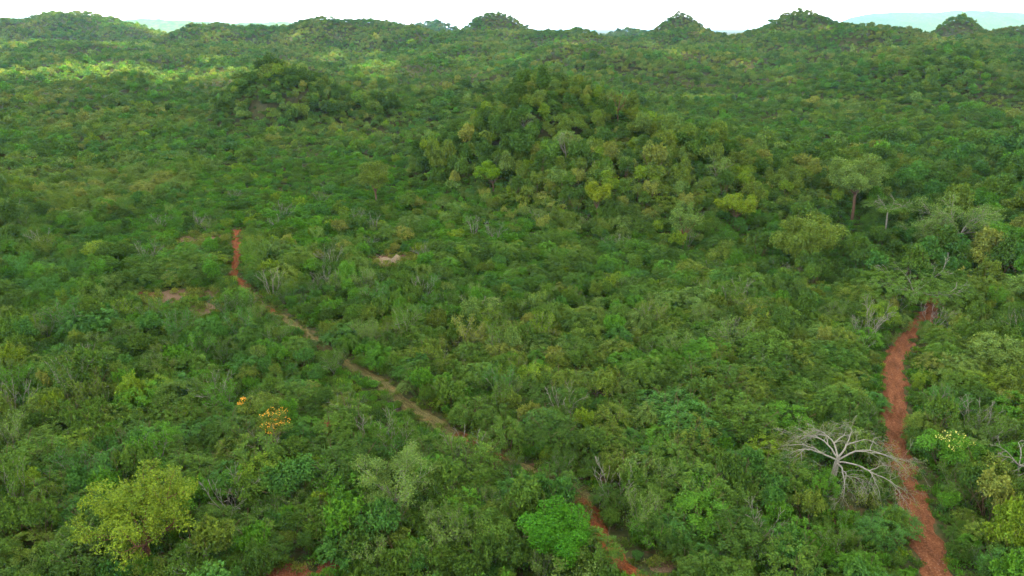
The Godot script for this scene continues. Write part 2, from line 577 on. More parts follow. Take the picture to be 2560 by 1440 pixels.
func build_far_hills() -> void:
	ridge("mountain", "long pale blue mountain on the horizon at the photo's right", [Vector3(2500, 5, -6000), Vector3(2720, 40, -6000), Vector3(2860, 118, -6000), Vector3(3000, 138, -6000), Vector3(3260, 132, -6000), Vector3(3560, 148, -6000), Vector3(3900, 138, -6000), Vector3(4160, 112, -6000), Vector3(4500, 126, -6000), Vector3(4900, 150, -6000), Vector3(5600, 90, -6000)], 1300.0, 3, 16.0)
	ridge("hills", "pale hazy chain of hills on the horizon behind the left ridge", [Vector3(-3000, 40, -3400), Vector3(-2300, 62, -3300), Vector3(-2050, 48, -3200), Vector3(-1850, 66, -3100), Vector3(-1600, 40, -3050), Vector3(-1450, 54, -3050), Vector3(-1200, 44, -3050), Vector3(-1000, 34, -3050), Vector3(-850, 24, -3050), Vector3(-600, 12, -3050)], 420.0, 8, 26.0)
	ridge("hills_001", "blue-green hills at the horizon on the photo's left edge", [Vector3(-1800, 20, -2000), Vector3(-1500, 46, -2000), Vector3(-1400, 52, -2000), Vector3(-1250, 26, -2000), Vector3(-1000, 18, -2000), Vector3(-800, 16, -2000), Vector3(-300, 8, -2000)], 200.0, 15, 12.0)


# ==================================================================== foliage shapes
func tone(jitter := 0.14) -> Color:
	var b := rng.randfn(1.0, jitter)
	var h := rng.randfn(0.0, jitter * 0.5)
	b = clampf(b, 0.4, 2.0)
	h = clampf(h, -0.3, 0.3)
	return Color(clampf(LEAF.x * 2.0 * b * (1.0 + h), 0, 1), clampf(LEAF.y * 2.0 * b * (1.0 + h * 0.35), 0, 1), clampf(LEAF.z * 2.0 * b * (1.0 - h * 0.6), 0, 1))


func mix_tone(a: Color, b: Color) -> Color:
	return a.lerp(b, 0.5)


func puff(s: Shape, centre: Vector3, r: float, leaves: int, ll: float, lw: float, flat: float, droop: float, squash := 0.8) -> void:
	# one clump of leaves: most on its skin, facing out and up
	var base_tone := tone(0.22)
	for k in leaves:
		var d := any_way()
		if d.y < -0.35 and rng.randf() < 0.75:
			d.y = -d.y
		var p := centre + Vector3(d.x, d.y * squash, d.z) * (r * (1.0 - 0.45 * rng.randf() * rng.randf()))
		var up := (d * (1.0 - flat) + Vector3.UP * flat + any_way() * 0.55).normalized()
		var along := (up.cross(any_way()) + d * 0.5 + Vector3.DOWN * droop).normalized()
		var f := rng.randf_range(0.65, 1.3)
		s.leaf(p, along, up, ll * f, lw * f, mix_tone(base_tone, tone(0.42)))


func crown(o: Dictionary) -> ArrayMesh:
	# o: rx, ry (radii), y (height of the middle), puffs, puff (radius), leaves, ll, lw, flat, droop, shoots
	var s := Shape.new()
	var centres := []
	var total := 0.0
	for k in o.puffs:
		var d := any_way()
		if d.y < -0.2:
			d.y = -d.y * 0.6
		var e := rng.randf_range(0.35, 1.0)
		var c := Vector3(d.x * o.rx * e, o.y + d.y * o.ry * e, d.z * o.rx * e)
		var r: float = o.puff * rng.randf_range(0.65, 1.35)
		centres.append([c, r])
		total += r * r
	for q in centres:
		puff(s, q[0], q[1], int(o.leaves * q[1] * q[1] / total), o.ll, o.lw, o.flat, o.droop)
	for k in o.get("shoots", 0):
		var c: Vector3 = centres[rng.randi() % centres.size()][0]
		var dir := (Vector3(c.x, 0, c.z) * 0.35 + Vector3.UP + any_way() * 0.5).normalized()
		var long: float = o.puff * rng.randf_range(1.1, 2.0)
		var t0 := tone()
		t0 = Color(t0.r * 1.32, t0.g * 1.2, t0.b)     # young leaves
		for j in 15:
			var t := j / 14.0
			var p := c + dir * (long * t) + any_way() * 0.06
			s.leaf(p, (any_way() + dir * 0.6).normalized(), (Vector3.UP + any_way() * 0.6).normalized(), o.ll, o.lw, mix_tone(t0, tone()))
	return s.commit()


func fronds(o: Dictionary) -> ArrayMesh:
	# feathery crown: flat sprays of narrow leaves on spreading layers
	var s := Shape.new()
	for k in o.sprays:
		var t := rng.randf() * TAU
		var e := sqrt(rng.randf())
		var dome := sqrt(maxf(0.0, 1.0 - e * e))
		var c := Vector3(cos(t) * e * o.rx, o.y + o.ry * (dome * rng.randf_range(0.35, 1.0) - 0.25), sin(t) * e * o.rx)
		var out := (Vector3(cos(t), 0.0, sin(t)) + any_way() * 0.7)
		out.y *= 0.4
		out = out.normalized()
		var up := (Vector3.UP + Vector3(cos(t), 0, sin(t)) * 0.45 * e + any_way() * 0.35).normalized()
		var b := tone(0.17)
		var long: float = o.spray * rng.randf_range(0.6, 1.3)
		var sd := out.cross(up).normalized()
		for j in o.per:
			var f: float = (j + rng.randf()) / o.per
			var p: Vector3 = c + out * (long * f) - Vector3.UP * (long * 0.28 * f * f) + any_way() * (0.10 * long)
			var way := -1.0 if j % 2 else 1.0
			var along := (out * 0.7 + sd * way + any_way() * 0.35).normalized()
			s.leaf(p, along, (up + any_way() * 0.35).normalized(), o.ll * rng.randf_range(0.7, 1.25), o.lw * rng.randf_range(0.7, 1.25), mix_tone(b, tone(0.40)))
	return s.commit()


func grow(s: Shape, tips: Array, p: Vector3, dir: Vector3, long: float, r: float, depth: int, o: Dictionary) -> void:
	var segs := clampi(int(long / o.get("step", 0.5)), 3, 9)
	var pts := PackedVector3Array([p])
	var rad := PackedFloat32Array([r])
	var first: float = o.get("first", 0.3)
	for k in segs:
		var t := (k + 1.0) / segs
		dir = (dir + any_way() * o.wig + Vector3.UP * (o.up * (1.0 - t) - o.get("droop", 0.0) * t)).normalized()
		p += dir * (long / segs)
		var rr: float = maxf(r * lerpf(1.0, o.get("taper", 0.35), t), o.get("least", 0.012))
		pts.append(p)
		rad.append(rr)
		if depth > 0 and t > first and t < 0.999:
			for c in o.get("kids", 1):
				if rng.randf() > o.get("chance", 0.8):
					continue
				var side := dir.cross(any_way()).normalized()
				var nd := (dir * cos(o.angle) + side * sin(o.angle) * rng.randf_range(0.7, 1.2)).normalized()
				nd.y = nd.y * o.get("flatten", 1.0)
				grow(s, tips, p, nd.normalized(), long * o.ratio * rng.randf_range(0.65, 1.15) * (1.0 - 0.35 * t), rr * 0.68, depth - 1, o)
	if depth > 0:
		for c in 2:
			var side := dir.cross(any_way()).normalized()
			var nd := (dir + side * 0.55).normalized()
			grow(s, tips, p, nd, long * o.ratio * 0.8, rad[rad.size() - 1] * 0.85, depth - 1, o)
	s.tube(pts, rad, 6 if r > 0.09 else 4 if r > 0.03 else 3, Color.WHITE)
	tips.append([p, dir, depth])
	if depth == 0:
		tips.append([pts[pts.size() / 2], dir, 0])


func stems(n: int, long: float, r: float, spread: float) -> ArrayMesh:
	var s := Shape.new()
	var tips := []
	for k in n:
		var t := TAU * k / n + rng.randf()
		grow(s, tips, Vector3(cos(t), 0, sin(t)) * 0.12 + Vector3(0, -0.25, 0), Vector3(cos(t) * spread, 1, sin(t) * spread).normalized(), long, r, 1, {"wig": 0.16, "up": 0.06, "angle": 0.7, "ratio": 0.5, "chance": 0.6})
	return s.commit()


func twiggy(n: int, long: float, spread: float, leaves: int) -> Array:
	# [twigs, leaves] of a thin-leaved shrub that shows its twigs
	var s := Shape.new()
	var l := Shape.new()
	var tips := []
	for k in n:
		var t := TAU * k / n + rng.randf()
		grow(s, tips, Vector3(cos(t), 0, sin(t)) * 0.1 + Vector3(0, -0.25, 0), Vector3(cos(t) * spread, 1, sin(t) * spread).normalized(), long, 0.05, 2, {"wig": 0.17, "up": 0.03, "angle": 0.62, "ratio": 0.55, "chance": 0.75, "least": 0.014})
	for q in tips:
		var b := tone()
		for k in leaves:
			l.leaf(q[0] + any_way() * rng.randf_range(0.05, 0.4), any_way(), (Vector3.UP + any_way()).normalized(), 0.17, 0.09, mix_tone(b, tone()))
	return [s.commit(), l.commit()]


# ==================================================================== trees that stand out
func tree(called: String, label: String, category: String, at: Vector2, bark_m: Material, leaf_m: Material, o: Dictionary, group := "") -> Node3D:
	# o: trunk (height, radius), limbs, limb (length, radius), rise, grow options, leaf options
	var t := base(called, Vector3(at.x, height(at.x, at.y), at.y), o.get("turn", 0.0))
	tag(t, label, category, group)
	var lean: Vector3 = o.get("lean", Vector3.ZERO)
	var s := Shape.new()
	var pts := PackedVector3Array()
	var rad := PackedFloat32Array()
	var th: float = o.trunk[0]
	for k in 7:
		var e := k / 6.0
		pts.append(Vector3(0, -0.4, 0) + (Vector3(0, th + 0.4, 0) + lean) * e + Vector3(sin(e * 5.0), 0, cos(e * 4.0) - 1.0) * 0.12 * e)
		rad.append(o.trunk[1] * (1.35 - 0.55 * e if k == 0 else 1.0 - 0.3 * e))
	s.tube(pts, rad, 9, Color.WHITE)
	part("trunk", s.commit(), bark_m, t)
	var fork := pts[6]
	var tips := []
	var n: int = o.limbs
	for k in n:
		var a := TAU * k / n + rng.randf_range(-0.3, 0.3)
		var d := Vector3(cos(a), o.rise * rng.randf_range(0.7, 1.3), sin(a)).normalized()
		if o.has("ways"):
			d = o.ways[k][0].normalized()
		var long: float = o.limb[0] * (rng.randf_range(0.8, 1.2) if not o.has("ways") else o.ways[k][1])
		var ls := Shape.new()
		grow(ls, tips, fork - Vector3(0, 0.15, 0) - lean * 0.02, d, long, o.limb[1], o.get("depth", 2), o.grow)
		part("limb", ls.commit(), bark_m, t)
	var l := Shape.new()
	if o.has("puff"):
		for q in tips:
			if q[2] <= o.get("leafy", 0):
				if rng.randf() < o.get("cover", 1.0):
					puff(l, q[0], o.puff * rng.randf_range(0.6, 1.3), o.per, o.ll, o.lw, o.get("flat", 0.4), o.get("sag", 0.2), o.get("squash", 0.7))
	if o.has("canopy"):
		var c: Dictionary = o.canopy
		part("crown", fronds(c) if c.has("sprays") else crown(c), leaf_m, t)
	if not l.v.is_empty():
		part("crown", l.commit(), leaf_m, t)
	taken.append([at.x, at.y, o.get("room", 2.0)])
	return t


func blossoms(t: Node3D, called: String, centres: Array, per: int, spread: float, m: Material, size := 0.16) -> void:
	var l := Shape.new()
	for c in centres:
		for k in per:
			l.leaf(c + any_way() * spread * Vector3(1, 0.5, 1), (any_way() + Vector3.UP * 0.3).normalized(), (Vector3.UP + any_way() * 0.8).normalized(), size * rng.randf_range(0.7, 1.3), size * 0.8, Color.WHITE * rng.randf_range(0.75, 1.0))
	part(called, l.commit(), m, t.get_node("crown"))


func plain_leaf(r: float, g: float, b: float) -> StandardMaterial3D:
	var m := leaf_material(Vector3.ONE)
	m.albedo_color = lin(r, g, b)
	return m


func leafy_bush(called: String, label: String, at: Vector2, m: Material, o: Dictionary, scale_ := 1.0) -> Node3D:
	var t := base(called, Vector3(at.x, height(at.x, at.y), at.y))
	tag(t, label, o.get("category", "bush"))
	part("stem", stems(5, o.y + o.ry * 0.5, 0.07, 0.5 * o.rx / maxf(o.y, 0.5)), mats.brown_bark, t)
	part("crown", crown(o), m, t)
	taken.append([at.x, at.y, o.rx * 0.85])
	return t


func bough(s: Shape, from: Vector3, a: float, reach: float, rise: float, r: float, tips: Array) -> PackedVector3Array:
	# a crooked bough that arches out and hangs at its end, with fine twigs
	var pts := PackedVector3Array([from])
	var rad := PackedFloat32Array([r])
	var n := 11
	var p := from
	var turn := rng.randf_range(-0.35, 0.35)
	for k in n:
		var e := (k + 1.0) / n
		a += turn / n + rng.randfn(0.0, 0.16)
		var climb := rise * PI * 0.9 * cos(e * PI * 0.9) / reach - 2.2 * e * e / reach + rng.randfn(0.0, 0.13)
		p += Vector3(cos(a), climb, -sin(a)).normalized() * (reach / n)
		pts.append(p)
		rad.append(maxf(r * (1.0 - 0.8 * pow(e, 0.8)), 0.012))
	s.tube(pts, rad, 6 if r > 0.05 else 4, Color.WHITE)
	for k in range(3, n + 1):
		if rng.randf() < 0.72:
			var dir := (pts[k] - pts[k - 1]).normalized()
			var d := (dir * 0.7 + any_way() * Vector3(0.8, 0.5, 0.8)).normalized()
			grow(s, tips, pts[k], d, rng.randf_range(0.7, 1.6), rad[k] * 0.5, 2, {"wig": 0.26, "up": 0.0, "droop": 0.12, "angle": 0.7, "ratio": 0.55, "chance": 0.45, "first": 0.25, "least": 0.009, "taper": 0.4, "step": 0.3})
	return pts


func bare_umbrella(at: Vector2) -> void:
	# short trunk, limbs that arch out and hang at their ends, fine twigs, hardly a leaf
	var t := base("bare_tree", Vector3(at.x, 0, at.y))
	tag(t, "pale grey almost leafless tree with long arching limbs beside the red track", "tree")
	var s := Shape.new()
	s.tube(PackedVector3Array([Vector3(-0.25, -0.4, 0.1), Vector3(-0.12, 0.6, 0.05), Vector3(0.0, 1.4, 0), Vector3(0.05, 2.3, -0.05), Vector3(0.1, 2.9, -0.1)]), PackedFloat32Array([0.42, 0.30, 0.26, 0.23, 0.15]), 9, Color.WHITE)
	part("trunk", s.commit(), mats.pale_bark, t)
	var leaves := Shape.new()
	# azimuth (0 = right, 90 = away), reach, rise, height on the trunk; each limb throws off boughs of its own
	for q in [[178, 6.2, 1.25, 2.5], [128, 5.4, 1.7, 2.8], [82, 4.8, 2.0, 2.9], [34, 5.8, 1.7, 2.8], [2, 7.2, 1.4, 2.5], [-34, 6.6, 0.9, 2.3], [-80, 5.0, 0.6, 2.2]]:
		var ls := Shape.new()
		var tips := []
		var p0 := Vector3(0.05, q[3], -0.05)
		var pts := bough(ls, p0, deg_to_rad(q[0] + rng.randf_range(-6, 6)), q[1], q[2], 0.105, tips)
		for k in 3:
			var e: int = [3, 5, 8][k]
			var turn := deg_to_rad(q[0] + rng.randf_range(22, 58) * (1.0 if (k + int(q[0])) % 2 else -1.0))
			var sub := bough(ls, pts[e], turn, q[1] * [0.72, 0.55, 0.36][k] * rng.randf_range(0.8, 1.15), [0.7, 0.45, 0.15][k], [0.062, 0.048, 0.034][k], tips)
			if k < 2:
				bough(ls, sub[5], turn + rng.randf_range(-0.9, 0.9), q[1] * 0.3, 0.1, 0.028, tips)
		part("limb", ls.commit(), mats.pale_bark, t)
		for tip in tips:
			if tip[2] == 0 and rng.randf() < 0.4:
				for k in 3:
					leaves.leaf(tip[0] + any_way() * 0.25, any_way(), (Vector3.UP + any_way()).normalized(), 0.17, 0.04, tone(0.2))
	part("crown", leaves.commit(), plain_leaf(0.85, 0.66, 0.6), t)
	taken.append([at.x + 0.6, at.y, 3.8])
	bare_spots.append([at.x + 0.6, at.y + 3.5, 1.6])


func build_landmark_trees() -> void:
	bare_umbrella(Vector2(31.6, -58.4))
	# the tall yellow-green tree at the lower left
	tree("yellow_green_tree", "large yellow-green tree with brown forking trunk in the lower left corner", "tree", Vector2(-30.6, -47.6), mats.red_bark, plain_leaf(0.86, 0.70, 0.40), {"trunk": [1.5, 0.32], "limbs": 10, "limb": [4.0, 0.14], "rise": 1.15, "depth": 2, "leafy": 0, "canopy": {"rx": 4.7, "ry": 3.7, "y": 4.3, "puffs": 140, "puff": 0.55, "leaves": 11500, "ll": 0.19, "lw": 0.11, "flat": 0.35, "droop": 0.15, "shoots": 40}, "puff": 0.4, "per": 16, "ll": 0.19, "lw": 0.11, "flat": 0.45, "squash": 0.6, "room": 3.1,
		"grow": {"wig": 0.16, "up": 0.06, "angle": 0.75, "ratio": 0.5, "chance": 0.85, "first": 0.35, "taper": 0.4}})
	# the round fresh green tree at the bottom
	leafy_bush("round_tree", "dense round fresh green tree at the bottom edge beside the footpath", Vector2(3.7, -47.4), plain_leaf(0.32, 0.58, 0.24), {"category": "tree", "rx": 2.9, "ry": 2.4, "y": 2.9, "puffs": 75, "puff": 0.62, "leaves": 15000, "ll": 0.17, "lw": 0.11, "flat": 0.45, "droop": 0.25})
	leafy_bush("pale_tipped_bush", "bush with yellowish tips left of the round fresh green tree", Vector2(-1.6, -48.6), leaf_mats[0], {"rx": 2.2, "ry": 1.6, "y": 2.0, "puffs": 34, "puff": 0.55, "leaves": 6500, "ll": 0.17, "lw": 0.11, "flat": 0.4, "droop": 0.25, "shoots": 9})
	# flowering bushes
	var orange := plain_leaf(0.60, 0.30, 0.035)
	var b := leafy_bush("orange_flowered_bush", "tall thin bush topped with bright orange-yellow blossom", Vector2(-25.2, -64.4), leaf_mats[4], {"rx": 1.9, "ry": 1.5, "y": 2.4, "puffs": 22, "puff": 0.5, "leaves": 2600, "ll": 0.18, "lw": 0.1, "flat": 0.4, "droop": 0.2})
	blossoms(b, "blossom", [Vector3(0.1, 4.4, -0.2), Vector3(0.7, 4.2, 0.6), Vector3(1.3, 4.6, 0.0), Vector3(-0.6, 4.1, 0.2), Vector3(0.9, 3.7, 1.0), Vector3(-0.2, 3.5, 1.2), Vector3(1.7, 3.8, 0.7), Vector3(0.3, 3.1, 1.5)], 26, 0.5, orange, 0.13)
	b = leafy_bush("dome_bush", "domed olive bush with a few orange blossoms behind the orange-topped bush", Vector2(-27.9, -69.4), leaf_mats[4], {"rx": 2.5, "ry": 2.0, "y": 1.9, "puffs": 40, "puff": 0.6, "leaves": 6500, "ll": 0.18, "lw": 0.11, "flat": 0.4, "droop": 0.3})
	blossoms(b, "blossom", [Vector3(-2.3, 2.8, 0.4), Vector3(-2.0, 3.2, 0.2)], 34, 0.3, orange)
	var cream := plain_leaf(0.52, 0.50, 0.13)
	b = leafy_bush("cream_flowered_bush", "dark green bush sprinkled with pale yellow flowers right of the red track", Vector2(43.6, -60.6), leaf_mats[2], {"rx": 2.8, "ry": 1.8, "y": 2.2, "puffs": 42, "puff": 0.65, "leaves": 8500, "ll": 0.18, "lw": 0.11, "flat": 0.4, "droop": 0.3})
	var spots := []
	for k in 34:
		spots.append(Vector3(rng.randf_range(-1.3, 1.9), rng.randf_range(3.3, 4.2), rng.randf_range(-0.6, 1.6)))
	blossoms(b, "blossom", spots, 6, 0.22, cream, 0.15)
	# pale dry tree left of the round tree
	tree("dry_tree", "scraggly grey-green half dry tree with dark forking trunk near the bottom edge", "tree", Vector2(-10.6, -53.2), mats.grey_bark, leaf_mats[5], {"trunk": [1.6, 0.24], "limbs": 8, "limb": [3.1, 0.10], "rise": 1.1, "depth": 2, "leafy": 1, "cover": 0.9, "puff": 0.6, "per": 36, "ll": 0.2, "lw": 0.07, "flat": 0.4, "squash": 0.7, "room": 2.6,
		"grow": {"wig": 0.2, "up": 0.05, "angle": 0.7, "ratio": 0.52, "chance": 0.85, "least": 0.018}})
	# bare grey boughs at the right edge
	tree("bare_bush", "bare pale grey boughs at the right edge of the photo", "tree", Vector2(49.4, -58.0), mats.pale_bark, leaf_mats[5], {"trunk": [2.2, 0.13], "limbs": 6, "limb": [2.6, 0.075], "rise": 0.6, "depth": 2, "room": 0.8, "grow": {"wig": 0.2, "up": 0.02, "droop": 0.2, "angle": 0.7, "ratio": 0.5, "chance": 0.8, "least": 0.02}})
	# trees at the foot of the near hill, right
	var broad := {"wig": 0.16, "up": 0.05, "angle": 0.75, "ratio": 0.5, "chance": 0.85, "first": 0.3, "least": 0.03}
	tree("domed_tree", "big domed grey-green tree at the right foot of the near hill", "tree", Vector2(52.2, -121.0), mats.brown_bark, leaf_mats[4], {"trunk": [3.2, 0.42], "limbs": 9, "limb": [5.0, 0.2], "rise": 1.05, "depth": 2, "leafy": 1, "puff": 1.15, "per": 70, "ll": 0.34, "lw": 0.17, "flat": 0.4, "sag": 0.5, "room": 5.2, "grow": broad})
	tree("flat_topped_tree", "tall grey-olive flat-topped tree with dark trunks behind the domed tree", "tree", Vector2(73.0, -147.0), mats.brown_bark, leaf_mats[5], {"trunk": [6.0, 0.35], "limbs": 8, "limb": [5.2, 0.18], "rise": 0.75, "depth": 2, "leafy": 1, "puff": 1.1, "per": 52, "ll": 0.36, "lw": 0.16, "flat": 0.6, "squash": 0.45, "room": 4.2, "grow": broad})
	var umbrella := {"wig": 0.15, "up": 0.0, "angle": 0.6, "ratio": 0.5, "chance": 0.8, "first": 0.35, "least": 0.03, "flatten": 0.6}
	tree("umbrella_tree", "wide low umbrella tree with bent pale limbs over the red track", "tree", Vector2(64.4, -107.0), mats.grey_bark, leaf_mats[0], {"trunk": [2.0, 0.30], "lean": Vector3(0.8, 0, 0.6), "limbs": 9, "limb": [5.2, 0.13], "rise": 0.35, "depth": 2, "canopy": {"rx": 8.2, "ry": 2.4, "y": 3.8, "sprays": 640, "spray": 1.2, "per": 22, "ll": 0.36, "lw": 0.12}, "squash": 0.35, "room": 4.6, "grow": umbrella})
	tree("pale_limbed_tree", "spreading tree with many pale twisting limbs and thin flat foliage", "tree", Vector2(87.4, -132.0), mats.pale_bark, leaf_mats[5], {"trunk": [4.0, 0.3], "limbs": 9, "limb": [5.6, 0.15], "rise": 0.75, "depth": 2, "leafy": 0, "cover": 0.7, "puff": 1.0, "per": 30, "ll": 0.36, "lw": 0.12, "flat": 0.75, "squash": 0.35, "room": 3.6, "grow": umbrella})
	tree("slender_umbrella_tree", "slender pale-trunked umbrella tree between the flat-topped and pale-limbed trees", "tree", Vector2(76.6, -139.6), mats.pale_bark, leaf_mats[0], {"trunk": [6.2, 0.19], "limbs": 7, "limb": [3.6, 0.10], "rise": 0.4, "depth": 2, "canopy": {"rx": 4.6, "ry": 1.2, "y": 7.2, "sprays": 150, "spray": 1.1, "per": 20, "ll": 0.36, "lw": 0.12}, "squash": 0.3, "room": 2.2, "grow": umbrella})
	tree("thin_grey_tree", "thin grey-leaved tree with several stems beside the slender umbrella tree", "tree", Vector2(80.8, -131.0), mats.grey_bark, leaf_mats[5], {"trunk": [1.2, 0.2], "limbs": 8, "limb": [4.8, 0.11], "rise": 1.3, "depth": 2, "leafy": 0, "cover": 0.8, "puff": 0.8, "per": 30, "ll": 0.32, "lw": 0.1, "flat": 0.5, "room": 2.6, "grow": broad})
	tree("edge_tree", "broad green tree with bare lower boughs at the right edge below the pale-limbed tree", "tree", Vector2(92.0, -122.5), mats.grey_bark, leaf_mats[2], {"trunk": [2.6, 0.26], "limbs": 8, "limb": [4.4, 0.14], "rise": 0.7, "depth": 2, "leafy": 1, "cover": 0.75, "puff": 1.0, "per": 55, "ll": 0.32, "lw": 0.15, "flat": 0.5, "squash": 0.5, "room": 3.6, "grow": broad})
	# trees on and around the near hill
	var up := {"wig": 0.15, "up": 0.10, "angle": 0.6, "ratio": 0.48, "chance": 0.8, "first": 0.4, "least": 0.035}
	var hill := [
		["bare brown tree with forked trunk on the near hill's middle slope", Vector2(13.2, -171.0), 4.2, 0.24, 6, 3.4, 0.26, 5], ["leafless tan tree high on the near hill's right slope", Vector2(28.4, -193.0), 3.6, 0.22, 6, 3.2, 0.14, 5],
		["reddish forked tree with rounded crown at the near hill's foot", Vector2(34.0, -134.0), 2.9, 0.26, 7, 3.0, 1.0, 5], ["pale leafless tree near the near hill's summit, left side", Vector2(3.4, -186.0), 3.4, 0.17, 6, 2.8, 0.12, 5],
		["grey thin tree on the near hill's lower right slope", Vector2(46.0, -156.0), 3.2, 0.19, 6, 3.0, 0.4, 5]]
	for h in hill:
		tree("forked_tree", h[0], "tree", h[1], mats.red_bark if "red" in h[0] or "tan" in h[0] else mats.grey_bark, leaf_mats[h[7]], {"trunk": [h[2], h[3]], "limbs": h[4], "limb": [h[5], h[3] * 0.5], "rise": 1.2, "depth": 2, "leafy": 0, "cover": h[6], "puff": 0.7, "per": 34, "ll": 0.36, "lw": 0.17, "room": 1.6, "grow": up}, "trees with bare forks on the near hill")
	tree("tall_dark_tree", "tall narrow dark tree standing alone left of the near hill", "tree", Vector2(-34.2, -174.0), mats.brown_bark, leaf_mats[4], {"trunk": [3.0, 0.3], "limbs": 8, "limb": [4.2, 0.15], "rise": 2.0, "depth": 2, "leafy": 1, "puff": 0.95, "per": 46, "ll": 0.36, "lw": 0.18, "sag": 0.6, "room": 3.0, "grow": up})
	tree("yellow_tree", "slim bright yellow-green tree at the front foot of the near hill", "tree", Vector2(18.2, -146.5), mats.brown_bark, plain_leaf(1.0, 0.72, 0.30), {"trunk": [3.2, 0.18], "limbs": 6, "limb": [3.2, 0.09], "rise": 1.8, "depth": 2, "leafy": 0, "puff": 0.65, "per": 30, "ll": 0.34, "lw": 0.19, "room": 1.5, "grow": up})
	tree("yellow_tipped_tree", "bright yellow-tipped tree on the near hill's lower right foot", "tree", Vector2(47.0, -143.0), mats.brown_bark, plain_leaf(0.9, 0.72, 0.28), {"trunk": [2.6, 0.18], "limbs": 7, "limb": [3.0, 0.09], "rise": 1.2, "depth": 2, "leafy": 0, "puff": 0.7, "per": 30, "ll": 0.34, "lw": 0.19, "room": 1.8, "grow": up})
	tree("lime_tree", "lime green leafy tree on the near hill's left foot", "tree", Vector2(-4.6, -171.0), mats.brown_bark, plain_leaf(0.75, 0.78, 0.26), {"trunk": [2.4, 0.2], "limbs": 7, "limb": [3.4, 0.1], "rise": 1.0, "depth": 2, "leafy": 1, "puff": 0.8, "per": 40, "ll": 0.36, "lw": 0.2, "room": 2.4, "grow": up})


func build_stick_mound() -> void:
	# a cone of pale leaning sticks on the bare brown clearing
	var t := base("stick_mound", Vector3(-22.0, 0.02, -128.2))
	t.scale = Vector3(0.8, 0.75, 0.8)
	tag(t, "cone of pale leaning sticks on brown bare soil in the clearing", "stick pile")
	var kinds := []
	for k in 4:
		var s := Shape.new()
		var bend := rng.randf_range(-0.08, 0.08)
		s.tube(PackedVector3Array([Vector3(0, 0, 0), Vector3(bend, 0.9, 0.03), Vector3(bend * 1.5, 1.75, 0), Vector3(0, 2.5, -0.04)]), PackedFloat32Array([0.075, 0.07, 0.06, 0.035]), 5, Color.WHITE)
		kinds.append(s.commit())
	for k in 64:
		var a := TAU * k / 64 + rng.randf_range(-0.04, 0.04)
		var o := part("stick", kinds[k % 4], mats.straw if k % 5 else mats.pale_bark, t)
		var foot := Vector3(cos(a) * 1.75, 0, sin(a) * 1.55) * rng.randf_range(0.94, 1.06)
		var top := Vector3(rng.randf_range(-0.12, 0.12), 1.9, rng.randf_range(-0.12, 0.12))
		var y := (top - foot).normalized()
		var x := y.cross(Vector3.FORWARD if absf(y.z) < 0.9 else Vector3.RIGHT).normalized()
		o.transform = Transform3D(Basis(x, y, x.cross(y)) * Basis(Vector3.UP, rng.randf() * TAU), foot - Vector3(0, 0.05, 0))
	# cut branches lying round it
	for k in 12:
		var o := base("cut_branch", Vector3(-23.9 - k * 0.16, 0.30, -128.7 + rng.randf_range(-1.3, 1.1)))
		var s := Shape.new()
		var tips := []
		grow(s, tips, Vector3.ZERO, Vector3(1, 0, 0), rng.randf_range(1.2, 2.2), 0.06, 1, {"wig": 0.12, "up": 0.0, "angle": 0.5, "ratio": 0.4, "flatten": 0.2, "least": 0.02})
		var mi := part("bough", s.commit(), mats.straw, o)
		mi.rotation = Vector3(0, rng.randf() * TAU, rng.randf_range(0.0, 0.12))
		tag(o, "pale cut branch lying left of the stick cone, " + ordinal(k + 1) + " to it", "branch", "cut branches beside the stick cone")


# ==================================================================== the thicket
var bins := {}           # mesh -> [transforms, colours] of plants in the mass
const SPECIES := ["broadleaf_shrub", "feathery_shrub", "twiggy_shrub", "low_shrub", "hill_tree", "bare_shrub"]


func put(mesh: Mesh, t: Transform3D, tint: Color) -> void:
	if not bins.has(mesh):
		bins[mesh] = [[], PackedColorArray()]
	bins[mesh][0].append(t)
	bins[mesh][1].append(tint)


func pick_tint(x: float, z: float, species: int) -> int:
	var d := sqrt(x * x + z * z)
	var dry := dryness.get_noise_2d(x, z) + rng.randfn(0.0, 0.24) + 0.26 * smooth(180.0, 700.0, d)
	var r := rng.randf()
	if species == 3:
		return 2 if r < 0.5 else 0 if r < 0.8 else 3 if r < 0.86 else 6
	if dry > 0.42:
		return 7 if r < 0.45 else 5 if r < 0.8 else 4
	if dry > 0.18:
		return 4 if r < 0.36 else 5 if r < 0.56 else 0 if r < 0.92 else 3
	if dry < -0.2:
		return 6 if r < 0.22 else 1 if r < 0.5 else 2 if r < 0.7 else 0
	return 0 if r < 0.46 else 1 if r < 0.64 else 2 if r < 0.80 else 4 if r < 0.89 else 3 if r < 0.92 else 6


func tint_colour(k: int) -> Color:
	var t: Vector3 = TINTS[k][1]
	var b := clampf(rng.randfn(1.0, 0.10), 0.75, 1.3)
	return Color(t.x * 0.5 * b * rng.randf_range(0.93, 1.07), t.y * 0.5 * b, t.z * 0.5 * b)


